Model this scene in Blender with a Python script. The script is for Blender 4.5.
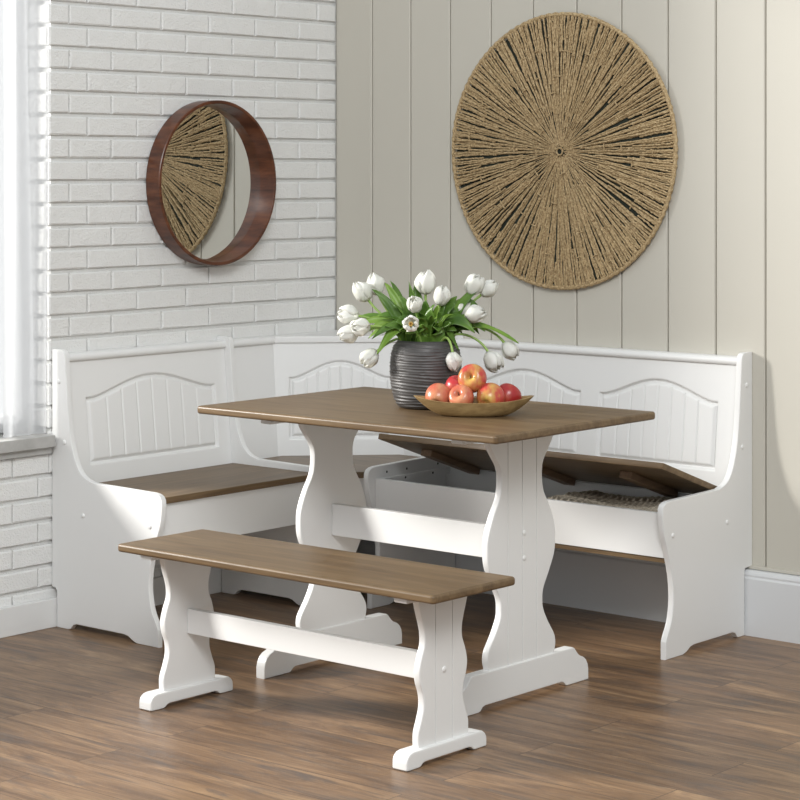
import bpy, bmesh, math, random
import numpy as np
from mathutils import Vector, Matrix

# ------------------------------------------------------------------ camera, world, lights, exposure
C = bpy.context.scene.collection
sc = bpy.context.scene
for o in list(bpy.data.objects):
    bpy.data.objects.remove(o)
random.seed(7)
rng = np.random.default_rng(7)
PI = math.pi

YAW = math.radians(40.3146)
CAM = Vector((5.144, -5.711, 1.411))
FWD = Vector((-math.sin(YAW), math.cos(YAW), 0))
RGT = Vector((math.cos(YAW), math.sin(YAW), 0))
cd = bpy.data.cameras.new('camera')
cam = bpy.data.objects.new('camera', cd)
C.objects.link(cam)
cam.location = CAM
cam.rotation_euler = (PI / 2, 0, YAW)
cd.sensor_width = 36
cd.lens = 2165.0 / 800 * 36
cd.shift_y = -0.28875
cd.clip_end = 60
sc.camera = cam

sc.view_settings.view_transform = 'Standard'
sc.view_settings.look = 'None'
sc.view_settings.gamma = 1
sc.view_settings.use_curve_mapping = False
sc.view_settings.exposure = 0.47

w = bpy.data.worlds.new('world')
sc.world = w
w.use_nodes = True
bg = w.node_tree.nodes['Background']
bg.inputs[0].default_value = (0.93, 0.97, 1.0, 1)
bg.inputs[1].default_value = 0.47


def area(name, loc, target, size, power, col, size_y=None, shape='DISK'):
    l = bpy.data.lights.new(name, 'AREA')
    l.shape = shape
    l.size = size
    if size_y:
        l.size_y = size_y
    l.energy = power
    l.color = col
    o = bpy.data.objects.new(name, l)
    C.objects.link(o)
    o.location = loc
    o.rotation_euler = (Vector(target) - Vector(loc)).to_track_quat('-Z', 'Y').to_euler()
    return o


# daylight low through the window on the left, and the wide soft light of the room behind the camera
area('window_daylight', (-2.9, -3.9, 2.5), (1.2, -1.2, 0.5), 1.15, 410, (1.0, 0.975, 0.93))
area('room_daylight', (5.0, -5.0, 4.2), (1.0, -0.8, 0.7), 2.4, 165, (0.985, 1.0, 1.0), 2.0, 'RECTANGLE')


# ------------------------------------------------------------------ materials
def new_mat(name):
    m = bpy.data.materials.new(name)
    m.use_nodes = True
    nt = m.node_tree
    return m, nt, nt.nodes['Principled BSDF']


def N(nt, kind, **kw):
    n = nt.nodes.new(kind)
    for k, v in kw.items():
        if k in n.inputs:
            n.inputs[k].default_value = v
        else:
            setattr(n, k, v)
    return n


def ramp(nt, fac, stops):
    r = nt.nodes.new('ShaderNodeValToRGB')
    e = r.color_ramp.elements
    while len(e) < len(stops):
        e.new(0.5)
    for i, (p, c) in enumerate(stops):
        e[i].position = p
        e[i].color = (*c, 1)
    nt.links.new(fac, r.inputs[0])
    return r.outputs[0]


def coords(nt, scale=(1, 1, 1), rot=(0, 0, 0), loc=(0, 0, 0), kind='Object'):
    t = nt.nodes.new('ShaderNodeTexCoord')
    m = nt.nodes.new('ShaderNodeMapping')
    m.inputs['Scale'].default_value = scale
    m.inputs['Rotation'].default_value = rot
    m.inputs['Location'].default_value = loc
    nt.links.new(t.outputs[kind], m.inputs[0])
    return m.outputs[0]


def noise(nt, vec, scale=5, detail=4, rough=0.5, dist=0.0):
    n = N(nt, 'ShaderNodeTexNoise', Scale=scale, Detail=detail, Roughness=rough, Distortion=dist)
    if vec is not None:
        nt.links.new(vec, n.inputs['Vector'])
    return n.outputs['Fac']


def mix(nt, fac, a, b, mode='MIX'):
    n = nt.nodes.new('ShaderNodeMix')
    n.data_type = 'RGBA'
    n.blend_type = mode
    for s, v in ((0, fac), (6, a), (7, b)):
        if hasattr(v, 'links'):
            nt.links.new(v, n.inputs[s])
        else:
            n.inputs[s].default_value = v if s == 0 else (*v, 1)
    return n.outputs[2]


def bump(nt, p, height, strength=0.3, dist=0.002):
    b = N(nt, 'ShaderNodeBump', Strength=strength, Distance=dist)
    nt.links.new(height, b.inputs['Height'])
    nt.links.new(b.outputs[0], p.inputs['Normal'])


def paint(name, col, rough=0.4, bstr=0.05, bscale=60, bdist=0.002, var=0.03):
    m, nt, p = new_mat(name)
    v = coords(nt)
    f = noise(nt, v, 3, 3)
    c2 = tuple(x * (1 - var) for x in col)
    nt.links.new(mix(nt, f, col, c2), p.inputs['Base Color'])
    p.inputs['Roughness'].default_value = rough
    bump(nt, p, noise(nt, v, bscale, 4), bstr, bdist)
    return m


M = {}
M['white'] = paint('white_paint', (0.80, 0.80, 0.79), 0.32, 0.04, 90)
M['trim'] = paint('trim_paint', (0.68, 0.69, 0.70), 0.35, 0.04, 60)
M['trim_l'] = paint('trim_paint_left', (0.74, 0.74, 0.73), 0.35, 0.04, 60)
M['plank'] = paint('greige_plank_paint', (0.560, 0.535, 0.468), 0.5, 0.05, 120)


def brick_mat(name, col):
    m, nt, p = new_mat(name)
    v = coords(nt)
    f = noise(nt, v, 5, 5, 0.6)
    g = noise(nt, v, 40, 3, 0.6)
    c = mix(nt, f, tuple(x * 1.03 for x in col), tuple(x * 0.93 for x in col))
    c = mix(nt, ramp(nt, g, [(0.25, (0.92, 0.92, 0.91)), (0.45, (1, 1, 1))]), (0, 0, 0), c, 'MIX') if False else c
    nt.links.new(c, p.inputs['Base Color'])
    p.inputs['Roughness'].default_value = 0.55
    h = nt.nodes.new('ShaderNodeMath')
    h.operation = 'ADD'
    nt.links.new(noise(nt, v, 160, 3, 0.6), h.inputs[0])
    nt.links.new(noise(nt, v, 28, 4, 0.6), h.inputs[1])
    bump(nt, p, h.outputs[0], 0.75, 0.005)
    return m


M['brick'] = brick_mat('white_painted_brick', (0.80, 0.80, 0.785))
M['mortar'] = brick_mat('painted_mortar', (0.70, 0.70, 0.685))


def wood_top(name, base, dark, light, rough=0.38, axis=0):
    m, nt, p = new_mat(name)
    s = [28, 28, 28]
    s[axis] = 2.2
    v = coords(nt, tuple(s))
    f = noise(nt, v, 1.1, 6, 0.68, 0.6)
    s2 = [110, 110, 110]
    s2[axis] = 5
    g = noise(nt, coords(nt, tuple(s2)), 1.5, 3, 0.6)
    b = noise(nt, coords(nt), 4, 2)
    c = ramp(nt, f, [(0.28, dark), (0.5, base), (0.74, light)])
    c = mix(nt, ramp(nt, g, [(0.35, (0.72, 0.72, 0.72)), (0.6, (1.04, 1.04, 1.04))]), (0, 0, 0), c) if False else c
    gm = nt.nodes.new('ShaderNodeMapRange')
    nt.links.new(g, gm.inputs[0])
    gm.inputs[1].default_value = 0.3
    gm.inputs[2].default_value = 0.7
    gm.inputs[3].default_value = 0.82
    gm.inputs[4].default_value = 1.1
    hs = nt.nodes.new('ShaderNodeHueSaturation')
    nt.links.new(c, hs.inputs['Color'])
    nt.links.new(gm.outputs[0], hs.inputs['Value'])
    nt.links.new(hs.outputs[0], p.inputs['Base Color'])
    p.inputs['Roughness'].default_value = rough
    p.inputs['Specular IOR Level'].default_value = 0.38
    bump(nt, p, g, 0.12, 0.001)
    return m


M['wood_top'] = wood_top('brown_stained_top', (0.150, 0.096, 0.048), (0.094, 0.058, 0.029), (0.215, 0.144, 0.076))
M['wood_seat'] = wood_top('brown_stained_seat', (0.150, 0.096, 0.048), (0.094, 0.058, 0.029), (0.215, 0.144, 0.076), 0.42, 1)
M['batten'] = wood_top('bare_batten_wood', (0.20, 0.128, 0.078), (0.15, 0.095, 0.055), (0.26, 0.17, 0.105), 0.5, 1)


def floor_mat():
    m, nt, p = new_mat('brown_laminate_planks')
    v = coords(nt, (1, 1, 1), (0, 0, 0), (0, 1.84, 0))
    br = N(nt, 'ShaderNodeTexBrick', Scale=1.0)
    br.inputs['Color1'].default_value = (0, 0, 0, 1)
    br.inputs['Color2'].default_value = (1, 1, 1, 1)
    br.inputs['Mortar'].default_value = (0.5, 0.5, 0.5, 1)
    br.inputs['Mortar Size'].default_value = 0.0012
    br.inputs['Mortar Smooth'].default_value = 0.3
    br.inputs['Brick Width'].default_value = 1.22
    br.inputs['Row Height'].default_value = 0.145
    br.offset = 0.37
    nt.links.new(v, br.inputs['Vector'])
    # offset the grain on each plank
    sep = nt.nodes.new('ShaderNodeSeparateXYZ')
    nt.links.new(v, sep.inputs[0])
    ad = nt.nodes.new('ShaderNodeMath')
    ad.operation = 'MULTIPLY_ADD'
    nt.links.new(br.outputs['Color'], ad.inputs[0])
    ad.inputs[1].default_value = 17.0
    nt.links.new(sep.outputs[0], ad.inputs[2])
    cmb = nt.nodes.new('ShaderNodeCombineXYZ')
    nt.links.new(ad.outputs[0], cmb.inputs[0])
    nt.links.new(sep.outputs[1], cmb.inputs[1])
    nt.links.new(br.outputs['Color'], cmb.inputs[2])

    def sc_(s):
        mp = nt.nodes.new('ShaderNodeMapping')
        mp.inputs['Scale'].default_value = s
        nt.links.new(cmb.outputs[0], mp.inputs[0])
        return mp.outputs[0]
    f = noise(nt, sc_((1.5, 11, 3)), 1.2, 7, 0.72, 1.0)
    g = noise(nt, sc_((4, 120, 3)), 1.2, 5, 0.65, 0.3)
    k = noise(nt, sc_((1.8, 13, 5)), 1.3, 5, 0.66, 1.4)
    c = ramp(nt, f, [(0.29, (0.085, 0.049, 0.028)), (0.43, (0.160, 0.093, 0.050)),
                     (0.55, (0.236, 0.142, 0.076)), (0.70, (0.360, 0.230, 0.124))])
    blue = ramp(nt, k, [(0.53, (0, 0, 0)), (0.68, (0.8, 0.8, 0.8))])
    c = mix(nt, blue, c, (0.092, 0.072, 0.061))
    gm = nt.nodes.new('ShaderNodeMapRange')
    nt.links.new(g, gm.inputs[0])
    gm.inputs[1].default_value = 0.3
    gm.inputs[2].default_value = 0.7
    gm.inputs[3].default_value = 0.78
    gm.inputs[4].default_value = 1.16
    hs = nt.nodes.new('ShaderNodeHueSaturation')
    nt.links.new(c, hs.inputs['Color'])
    nt.links.new(gm.outputs[0], hs.inputs['Value'])
    c = mix(nt, br.outputs['Fac'], hs.outputs[0], (0.045, 0.028, 0.018))
    nt.links.new(c, p.inputs['Base Color'])
    p.inputs['Roughness'].default_value = 0.36
    p.inputs['Specular IOR Level'].default_value = 0.38
    inv = nt.nodes.new('ShaderNodeMath')
    inv.operation = 'MULTIPLY_ADD'
    nt.links.new(br.outputs['Fac'], inv.inputs[0])
    inv.inputs[1].default_value = -2.0
    nt.links.new(g, inv.inputs[2])
    bump(nt, p, inv.outputs[0], 0.15, 0.0012)
    return m


M['floor'] = floor_mat()


def simple(name, col, rough=0.5, metal=0.0, **kw):
    m, nt, p = new_mat(name)
    p.inputs['Base Color'].default_value = (*col, 1)
    p.inputs['Roughness'].default_value = rough
    p.inputs['Metallic'].default_value = metal
    for k, v in kw.items():
        p.inputs[k].default_value = v
    return m


M['mirror'] = simple('silvered_glass', (0.86, 0.87, 0.86), 0.015, 1.0)
M['dark_hole'] = simple('dark_hole_shade', (0.03, 0.03, 0.03), 0.5)  # near-black colour paints the shade inside the screw holes
M['backing'] = simple('dark_green_backing', (0.022, 0.028, 0.020), 0.9)


def noisy(name, stops, scale, rough=0.6, stretch=(1, 1, 1), bstr=0.3, bdist=0.002, detail=4):
    m, nt, p = new_mat(name)
    f = noise(nt, coords(nt, stretch), scale, detail, 0.6)
    nt.links.new(ramp(nt, f, stops), p.inputs['Base Color'])
    p.inputs['Roughness'].default_value = rough
    bump(nt, p, f, bstr, bdist)
    return m


M['frame'] = noisy('reddish_walnut', [(0.3, (0.050, 0.016, 0.008)), (0.5, (0.105, 0.034, 0.015)), (0.72, (0.17, 0.060, 0.026))],
                   9, 0.30, (1, 1.0, 6), 0.05)
M['grass'] = noisy('woven_seagrass', [(0.28, (0.19, 0.122, 0.055)), (0.48, (0.42, 0.30, 0.155)), (0.72, (0.62, 0.48, 0.28))],
                   150, 0.75, (1, 1, 1), 0.9, 0.003, 3)
M['vase'] = noisy('charcoal_stoneware', [(0.3, (0.064, 0.061, 0.060)), (0.7, (0.102, 0.098, 0.096))], 14, 0.50, (1, 1, 6), 0.08)
M['vase'].node_tree.nodes['Principled BSDF'].inputs['Metallic'].default_value = 0.3
M['bowl'] = noisy('carved_mango_wood', [(0.3, (0.24, 0.155, 0.065)), (0.55, (0.36, 0.245, 0.108)), (0.75, (0.45, 0.32, 0.15))],
                  9, 0.5, (1.2, 4, 7), 0.15)
M['sill'] = noisy('grey_stone', [(0.3, (0.36, 0.355, 0.34)), (0.6, (0.45, 0.445, 0.43)), (0.8, (0.52, 0.515, 0.50))], 12, 0.45, (1, 1, 1), 0.06)
M['knit'] = noisy('oatmeal_knit', [(0.3, (0.26, 0.22, 0.165)), (0.55, (0.52, 0.46, 0.37)), (0.75, (0.66, 0.60, 0.50))], 90, 0.9, (1, 1, 1), 0.6, 0.004)


def apple_mat(name, red, yellow, yshift=0.0):
    m, nt, p = new_mat(name)
    v = coords(nt)
    f = noise(nt, v, 16, 3, 0.55, 0.3)
    streak = noise(nt, coords(nt, (60, 60, 9)), 1.6, 3)
    ad = nt.nodes.new('ShaderNodeMath')
    ad.operation = 'MULTIPLY_ADD'
    nt.links.new(streak, ad.inputs[0])
    ad.inputs[1].default_value = 0.28
    nt.links.new(f, ad.inputs[2])
    c = ramp(nt, ad.outputs[0], [(0.47 + yshift, red), (0.60 + yshift, tuple(0.55 * a + 0.45 * b for a, b in zip(red, yellow))),
                                 (0.75 + yshift, yellow)])
    nt.links.new(c, p.inputs['Base Color'])
    p.inputs['Roughness'].default_value = 0.28
    return m


M['apple_pale'] = apple_mat('pale_coral_apple_skin', (0.50, 0.115, 0.065), (0.62, 0.28, 0.14), 0.08)
M['apple_red'] = apple_mat('rosy_apple_skin', (0.42, 0.030, 0.035), (0.56, 0.20, 0.10), 0.20)
M['apple_mix'] = apple_mat('red_yellow_apple_skin', (0.47, 0.055, 0.045), (0.62, 0.42, 0.10), 0.085)
M['apple_deep'] = apple_mat('deep_red_apple_skin', (0.34, 0.022, 0.022), (0.45, 0.12, 0.06), 0.20)
M['apple_stem'] = simple('apple_stem', (0.05, 0.03, 0.012), 0.7)


def leafy(name, c1, c2, rough, trans, scale=30, stretch=(1, 1, 1), sub=0):
    m, nt, p = new_mat(name)
    f = noise(nt, coords(nt, stretch), scale, 3)
    c = ramp(nt, f, [(0.3, c1), (0.7, c2)])
    nt.links.new(c, p.inputs['Base Color'])
    p.inputs['Roughness'].default_value = rough
    t = nt.nodes.new('ShaderNodeBsdfTranslucent')
    nt.links.new(c, t.inputs[0])
    mx = nt.nodes.new('ShaderNodeMixShader')
    mx.inputs[0].default_value = trans
    nt.links.new(p.outputs[0], mx.inputs[1])
    nt.links.new(t.outputs[0], mx.inputs[2])
    nt.links.new(mx.outputs[0], nt.nodes['Material Output'].inputs[0])
    return m


M['petal'] = leafy('white_petal', (0.90, 0.90, 0.84), (0.94, 0.94, 0.91), 0.5, 0.45, 20)
M['stamen'] = simple('yellow_stamen', (0.70, 0.42, 0.08), 0.6)
M['stem'] = leafy('pale_green_stem', (0.26, 0.42, 0.09), (0.36, 0.52, 0.14), 0.4, 0.1)
M['leaf'] = leafy('tulip_leaf_green', (0.065, 0.150, 0.022), (0.17, 0.31, 0.048), 0.36, 0.3, 14)
M['leaf_light'] = leafy('fresh_leaf_green', (0.19, 0.36, 0.045), (0.32, 0.50, 0.085), 0.38, 0.32, 14)


def curtain_mat():
    m, nt, p = new_mat('white_sheer')
    p.inputs['Base Color'].default_value = (0.70, 0.705, 0.715, 1)
    p.inputs['Roughness'].default_value = 0.8
    t = nt.nodes.new('ShaderNodeBsdfTranslucent')
    t.inputs[0].default_value = (0.57, 0.585, 0.605, 1)
    mx = nt.nodes.new('ShaderNodeMixShader')
    mx.inputs[0].default_value = 0.55
    nt.links.new(p.outputs[0], mx.inputs[1])
    nt.links.new(t.outputs[0], mx.inputs[2])
    tr = nt.nodes.new('ShaderNodeBsdfTransparent')
    m2 = nt.nodes.new('ShaderNodeMixShader')
    m2.inputs[0].default_value = 0.33
    nt.links.new(mx.outputs[0], m2.inputs[1])
    nt.links.new(tr.outputs[0], m2.inputs[2])
    nt.links.new(m2.outputs[0], nt.nodes['Material Output'].inputs[0])
    return m


M['curtain'] = curtain_mat()
gm_, gnt, gp = new_mat('window_glass')
gp.inputs['Base Color'].default_value = (1, 1, 1, 1)
gp.inputs['Roughness'].default_value = 0.0
gtr = gnt.nodes.new('ShaderNodeBsdfTransparent')
ggl = gnt.nodes.new('ShaderNodeBsdfGlossy')
ggl.inputs['Roughness'].default_value = 0.02
gmx = gnt.nodes.new('ShaderNodeMixShader')
gmx.inputs[0].default_value = 0.06
gnt.links.new(gtr.outputs[0], gmx.inputs[1])
gnt.links.new(ggl.outputs[0], gmx.inputs[2])
gnt.links.new(gmx.outputs[0], gnt.nodes['Material Output'].inputs[0])
M['glass'] = gm_


# ------------------------------------------------------------------ mesh helpers
class MB:
    """collects shapes into one mesh"""

    def __init__(self):
        self.v = []
        self.f = []

    def add(self, v, f):
        n = len(self.v)
        self.v += [tuple(p) for p in v]
        self.f += [tuple(i + n for i in q) for q in f]
        return self

    def add_bm(self, bm):
        bm.verts.index_update()
        self.add([v.co[:] for v in bm.verts], [[v.index for v in f.verts] for f in bm.faces])
        bm.free()
        return self

    def box(self, x0, x1, y0, y1, z0, z1, b=0.002, seg=2, mat=None):
        bm = bmesh.new()
        bmesh.ops.create_cube(bm, size=1)
        for v in bm.verts:
            v.co = Vector(((x0 + x1) / 2 + v.co.x * (x1 - x0), (y0 + y1) / 2 + v.co.y * (y1 - y0), (z0 + z1) / 2 + v.co.z * (z1 - z0)))
        if b > 0:
            bmesh.ops.bevel(bm, geom=bm.edges[:], offset=b, segments=seg, affect='EDGES', profile=0.5)
        if mat is not None:
            bm.transform(mat)
        return self.add_bm(bm)

    def prism(self, pts, a0, a1, fn, b=0.003, seg=2):
        """polygon pts (p,q) swept from a0 to a1; fn(p,q,a) gives the point; rims rounded by b"""
        bm = bmesh.new()
        A = [bm.verts.new(fn(p, q, a0)) for p, q in pts]
        B = [bm.verts.new(fn(p, q, a1)) for p, q in pts]
        fa = bm.faces.new(A)
        fb = bm.faces.new(B[::-1])
        n = len(pts)
        for i in range(n):
            bm.faces.new((A[(i + 1) % n], A[i], B[i], B[(i + 1) % n]))
        bmesh.ops.recalc_face_normals(bm, faces=bm.faces[:])
        if b > 0:
            e = list(set(fa.edges[:] + fb.edges[:]))
            bmesh.ops.bevel(bm, geom=e, offset=b, segments=seg, affect='EDGES', profile=0.5, clamp_overlap=True)
        return self.add_bm(bm)

    def tube(self, pts, r, sides=8, cap=True):
        pts = [Vector(p) for p in pts]
        n = len(pts)
        rr = r if isinstance(r, (list, tuple)) else [r] * n
        vs, fs = [], []
        up = None
        for i, p in enumerate(pts):
            t = (pts[min(i + 1, n - 1)] - pts[max(i - 1, 0)]).normalized()
            if up is None:
                up = t.orthogonal().normalized()
            up = (up - t * up.dot(t)).normalized()
            s = t.cross(up)
            for k in range(sides):
                a = 2 * PI * k / sides
                vs.append(p + (up * math.cos(a) + s * math.sin(a)) * rr[i])
        for i in range(n - 1):
            for k in range(sides):
                k2 = (k + 1) % sides
                fs.append((i * sides + k, i * sides + k2, (i + 1) * sides + k2, (i + 1) * sides + k))
        if cap:
            fs.append(tuple(range(sides))[::-1])
            fs.append(tuple((n - 1) * sides + k for k in range(sides)))
        return self.add(vs, fs)

    def lathe(self, prof, seg=48, loc=(0, 0, 0), mat=None, wob=None):
        """prof (r,z) revolved about z"""
        vs, fs = [], []
        n = len(prof)
        for i, (r, z) in enumerate(prof):
            for k in range(seg):
                a = 2 * PI * k / seg
                q = r + (wob(z, a) if wob and r > 0.001 else 0)
                p = Vector((q * math.cos(a), q * math.sin(a), z))
                if mat is not None:
                    p = mat @ p
                vs.append(p + Vector(loc))
        for i in range(n - 1):
            for k in range(seg):
                k2 = (k + 1) % seg
                fs.append((i * seg + k, i * seg + k2, (i + 1) * seg + k2, (i + 1) * seg + k))
        if prof[0][0] > 1e-6:
            fs.append(tuple(range(seg))[::-1])
        if prof[-1][0] > 1e-6:
            fs.append(tuple((n - 1) * seg + k for k in range(seg)))
        return self.add(vs, fs)

    def build(self, name, mat, parent=None, angle=35, origin=None):
        me = bpy.data.meshes.new(name)
        o = bpy.data.objects.new(name, me)
        C.objects.link(o)
        if parent is not None:
            org = Vector(parent.get('_org', (0, 0, 0)))
            o.parent = parent
        elif origin is not None:
            org = Vector(origin)
            o.location = org
        else:
            org = Vector((0, 0, 0))
        o['_org'] = tuple(org)
        me.from_pydata([Vector(v) - org for v in self.v], [], self.f)
        bm = bmesh.new()
        bm.from_mesh(me)
        bmesh.ops.recalc_face_normals(bm, faces=bm.faces[:])
        bm.to_mesh(me)
        bm.free()
        me.materials.append(mat)
        if angle <= 5:
            me.shade_flat()
        else:
            me.shade_smooth()
        me.set_sharp_from_angle(angle=math.radians(angle))
        if len(self.f) < 2500 and 20 < angle <= 40:
            wnm = o.modifiers.new('even_normals', 'WEIGHTED_NORMAL')
            wnm.keep_sharp = True
        return o


def thing(name, label, cat, loc, group=None):
    o = bpy.data.objects.new(name, None)
    o.empty_display_size = 0.05
    C.objects.link(o)
    o.location = loc
    o['_org'] = tuple(loc)
    return tag(o, label, cat, group)


def tag(o, label, cat, group=None):
    o['label'] = label
    o['category'] = cat
    if group:
        o['group'] = group
    return o


def struct(o, label=None, cat=None):
    o['kind'] = 'structure'
    if label:
        o['label'] = label
        o['category'] = cat
    return o


def cr(pts, n=6):
    """Catmull-Rom through points (open)"""
    P = [pts[0]] + list(pts) + [pts[-1]]
    out = []
    for i in range(1, len(P) - 2):
        p0, p1, p2, p3 = [np.array(P[i + k], float) for k in (-1, 0, 1, 2)]
        for j in range(n):
            t = j / n
            out.append(tuple(0.5 * (2 * p1 + (p2 - p0) * t + (2 * p0 - 5 * p1 + 4 * p2 - p3) * t * t + (3 * p1 - p0 - 3 * p2 + p3) * t ** 3)))
    out.append(tuple(pts[-1]))
    return out


def interp_profile(keys, n):
    """keys (z, halfwidth) smooth resample"""
    zs = np.array([k[0] for k in keys])
    c = np.array(cr(keys, 10))
    z = np.linspace(zs[0], zs[-1], n)
    order = np.argsort(c[:, 0])
    return z, np.interp(z, c[order, 0], c[order, 1])


# ------------------------------------------------------------------ the room
# floor
o = MB().box(-0.02, 7.5, -8.5, 0.02, -0.06, 0.0, 0).build('floor', M['floor'])
struct(o)

# left wall: white painted brick with a window opening
YJ = -1.318
COURSE = 0.0695
Z0 = 0.120
YEND, YWIN, ZTOP, ZWT = -4.6, -3.75, 2.62, 2.40
rowA = [0, -0.095, -0.308, -0.518, -0.734, -0.953, -1.163]
rowB = [0, -0.192, -0.409, -0.629, -0.845, -1.062, -1.237]
mb = MB()
mt = MB()
mt.box(-0.20, -0.0095, YJ + 0.012, 0.1, 0, ZTOP, 0)
mt.box(-0.20, -0.0095, YEND, YJ + 0.012, 0, 0.552, 0)
mt.box(-0.20, -0.008, YEND, YWIN - 0.012, 0.552, ZTOP, 0)
mt.box(-0.20, -0.008, YWIN - 0.012, YJ + 0.012, ZWT + 0.01, ZTOP, 0)


def brick(m, x0, x1, y0, y1, z0, z1, axis='x', d=0.0):
    """one pillowed brick; its face looks to +x ('x') or to -y ('y')"""
    b = 0.004
    j = lambda s=0.0005: random.uniform(-s, s)
    if axis == 'x':
        f = [(x1 + d + j(), y0 + b + j(), z0 + b + j(.002)), (x1 + d + j(), y1 - b + j(), z0 + b + j(.002)), (x1 + d + j(), y1 - b + j(), z1 - b + j()), (x1 + d + j(), y0 + b + j(), z1 - b + j())]
        mid = [(x1 - b, y0, z0), (x1 - b, y1, z0), (x1 - b, y1, z1), (x1 - b, y0, z1)]
        back = [(x0, y0, z0), (x0, y1, z0), (x0, y1, z1), (x0, y0, z1)]
    else:
        f = [(x0 + b + j(), y0 - d + j(), z0 + b + j()), (x1 - b + j(), y0 - d + j(), z0 + b + j()), (x1 - b + j(), y0 - d + j(), z1 - b + j()), (x0 + b + j(), y0 - d + j(), z1 - b + j())]
        mid = [(x0, y0 + b, z0), (x1, y0 + b, z0), (x1, y0 + b, z1), (x0, y0 + b, z1)]
        back = [(x0, y1, z0), (x1, y1, z0), (x1, y1, z1), (x0, y1, z1)]
    v = f + mid + back
    q = [(0, 1, 2, 3)]
    for a, bb in ((0, 4), (4, 8)):
        for k in range(4):
            k2 = (k + 1) % 4
            q.append((a + k, a + k2, bb + k2, bb + k))
    m.add(v, q)


nrow = int((ZTOP - Z0) / COURSE) + 1
for k in range(-2, nrow):
    z0 = Z0 + COURSE * k + 0.006
    z1 = Z0 + COURSE * (k + 1) - 0.006
    z0 = max(z0, 0.0)
    z1 = min(z1, ZTOP)
    if z1 - z0 < 0.01:
        continue
    js = (rowB if k % 2 else rowA)[:]
    full = []
    y = -1.463 if k % 2 else -1.363
    while y > YEND:
        full.append(y)
        y -= 0.2135
    full.append(YEND)
    spans = [(js, z1)]
    if z1 < 0.53 or z0 > ZWT:
        spans = [(js + full, z1)]
    else:
        spans = [(js + [YJ], z1)]
        if z0 < 0.52:
            spans.append(([YJ] + full, 0.5345))
    for jl, zt in spans:
        for a, b2 in zip(jl[:-1], jl[1:]):
            ga = 0.0025 if a != 0 else 0.001
            gb = 0.0025 if b2 not in (YJ,) else 0.0
            brick(mb, -0.012, 0.0, b2 + gb, a - ga, z0, zt, 'x', random.uniform(-0.0010, 0.0006))
    if 0.55 < z0 < ZWT:
        # return of the window jamb and the far pier
        xs = [-0.2, -0.105, -0.012] if k % 2 else [-0.2, -0.15, -0.012]
        for a, b2 in zip(xs[:-1], xs[1:]):
            brick(mb, a + 0.003, b2 - (0.003 if b2 != -0.012 else 0), YJ, YJ + 0.02, z0, z1, 'y', random.uniform(-0.001, 0.001))
        brick(mb, -0.012, 0.0, -4.0 + 0.0035, YWIN, z0, z1)
        brick(mb, -0.012, 0.0, -4.3, -4.0 - 0.0035, z0, z1)
        brick(mb, -0.012, 0.0, YEND, -4.3 - 0.007, z0, z1)
wl = mt.build('wall_left', M['mortar'])
struct(wl)
mb.build('brickwork', M['brick'], wl, 18)

# back wall: vertical greige planks
mw = MB()
mw.box(-0.05, 6.5, 0.012, 0.12, 0, ZTOP, 0)
wr = None
px = [-0.02, 0.1695] + [0.1695 + 0.1754 * k for k in range(1, 37)]
mp = MB()
for a, b2 in zip(px[:-1], px[1:]):
    mp.box(max(a, 0.0) + 0.0022, b2 - 0.0022, 0.0, 0.014, 0.0, ZTOP, 0.0028, 1)
wr = mw.build('wall_back', M['plank'])
struct(wr)
mp.build('planking', M['plank'], wr, 30)

# baseboards
o = MB().box(0.0, 0.02, YEND, -0.041, 0, 0.089, 0.003).build('baseboard_left', M['trim_l'])
struct(o)
prof = [(0, 0), (-0.040, 0), (-0.040, 0.172), (-0.036, 0.178), (-0.037, 0.184), (-0.034, 0.191), (-0.026, 0.196), (0, 0.197)]
o = MB().prism(prof, 0.021, 6.5, lambda p, q, a: (a, p, q), 0).build('baseboard_back', M['trim'], angle=25)
struct(o)
o = MB().box(0.021, 6.5, -0.014, 0.0, 0.1975, 0.208, 0.002).build('trim_1', M['plank'])
struct(o)

# window in the left wall
wn = MB()
wn.box(-0.16, -0.10, YJ - 0.05, YJ, 0.60, ZWT, 0.004)
wn.box(-0.16, -0.10, YWIN, YWIN + 0.05, 0.60, ZWT, 0.004)
wn.box(-0.16, -0.10, YWIN + 0.05, YJ - 0.05, 0.60, 0.65, 0.004)
wn.box(-0.16, -0.10, YWIN + 0.05, YJ - 0.05, ZWT - 0.05, ZWT, 0.004)
o = wn.build('window_1', M['trim_l'])
struct(o)
MB().box(-0.134, -0.130, YWIN + 0.05, YJ - 0.05, 0.65, ZWT - 0.05, 0).build('pane', M['glass'], o)
ms = MB()
ms.box(-0.20, 0.034, YWIN - 0.03, -1.3225, 0.557, 0.594, 0.004)
o = ms.build('trim_2', M['sill'])
struct(o)
o = MB().box(0.001, 0.016, YWIN - 0.02, -1.3225, 0.535, 0.5565, 0.003).build('trim_3', M['sill'])
struct(o)


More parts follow.
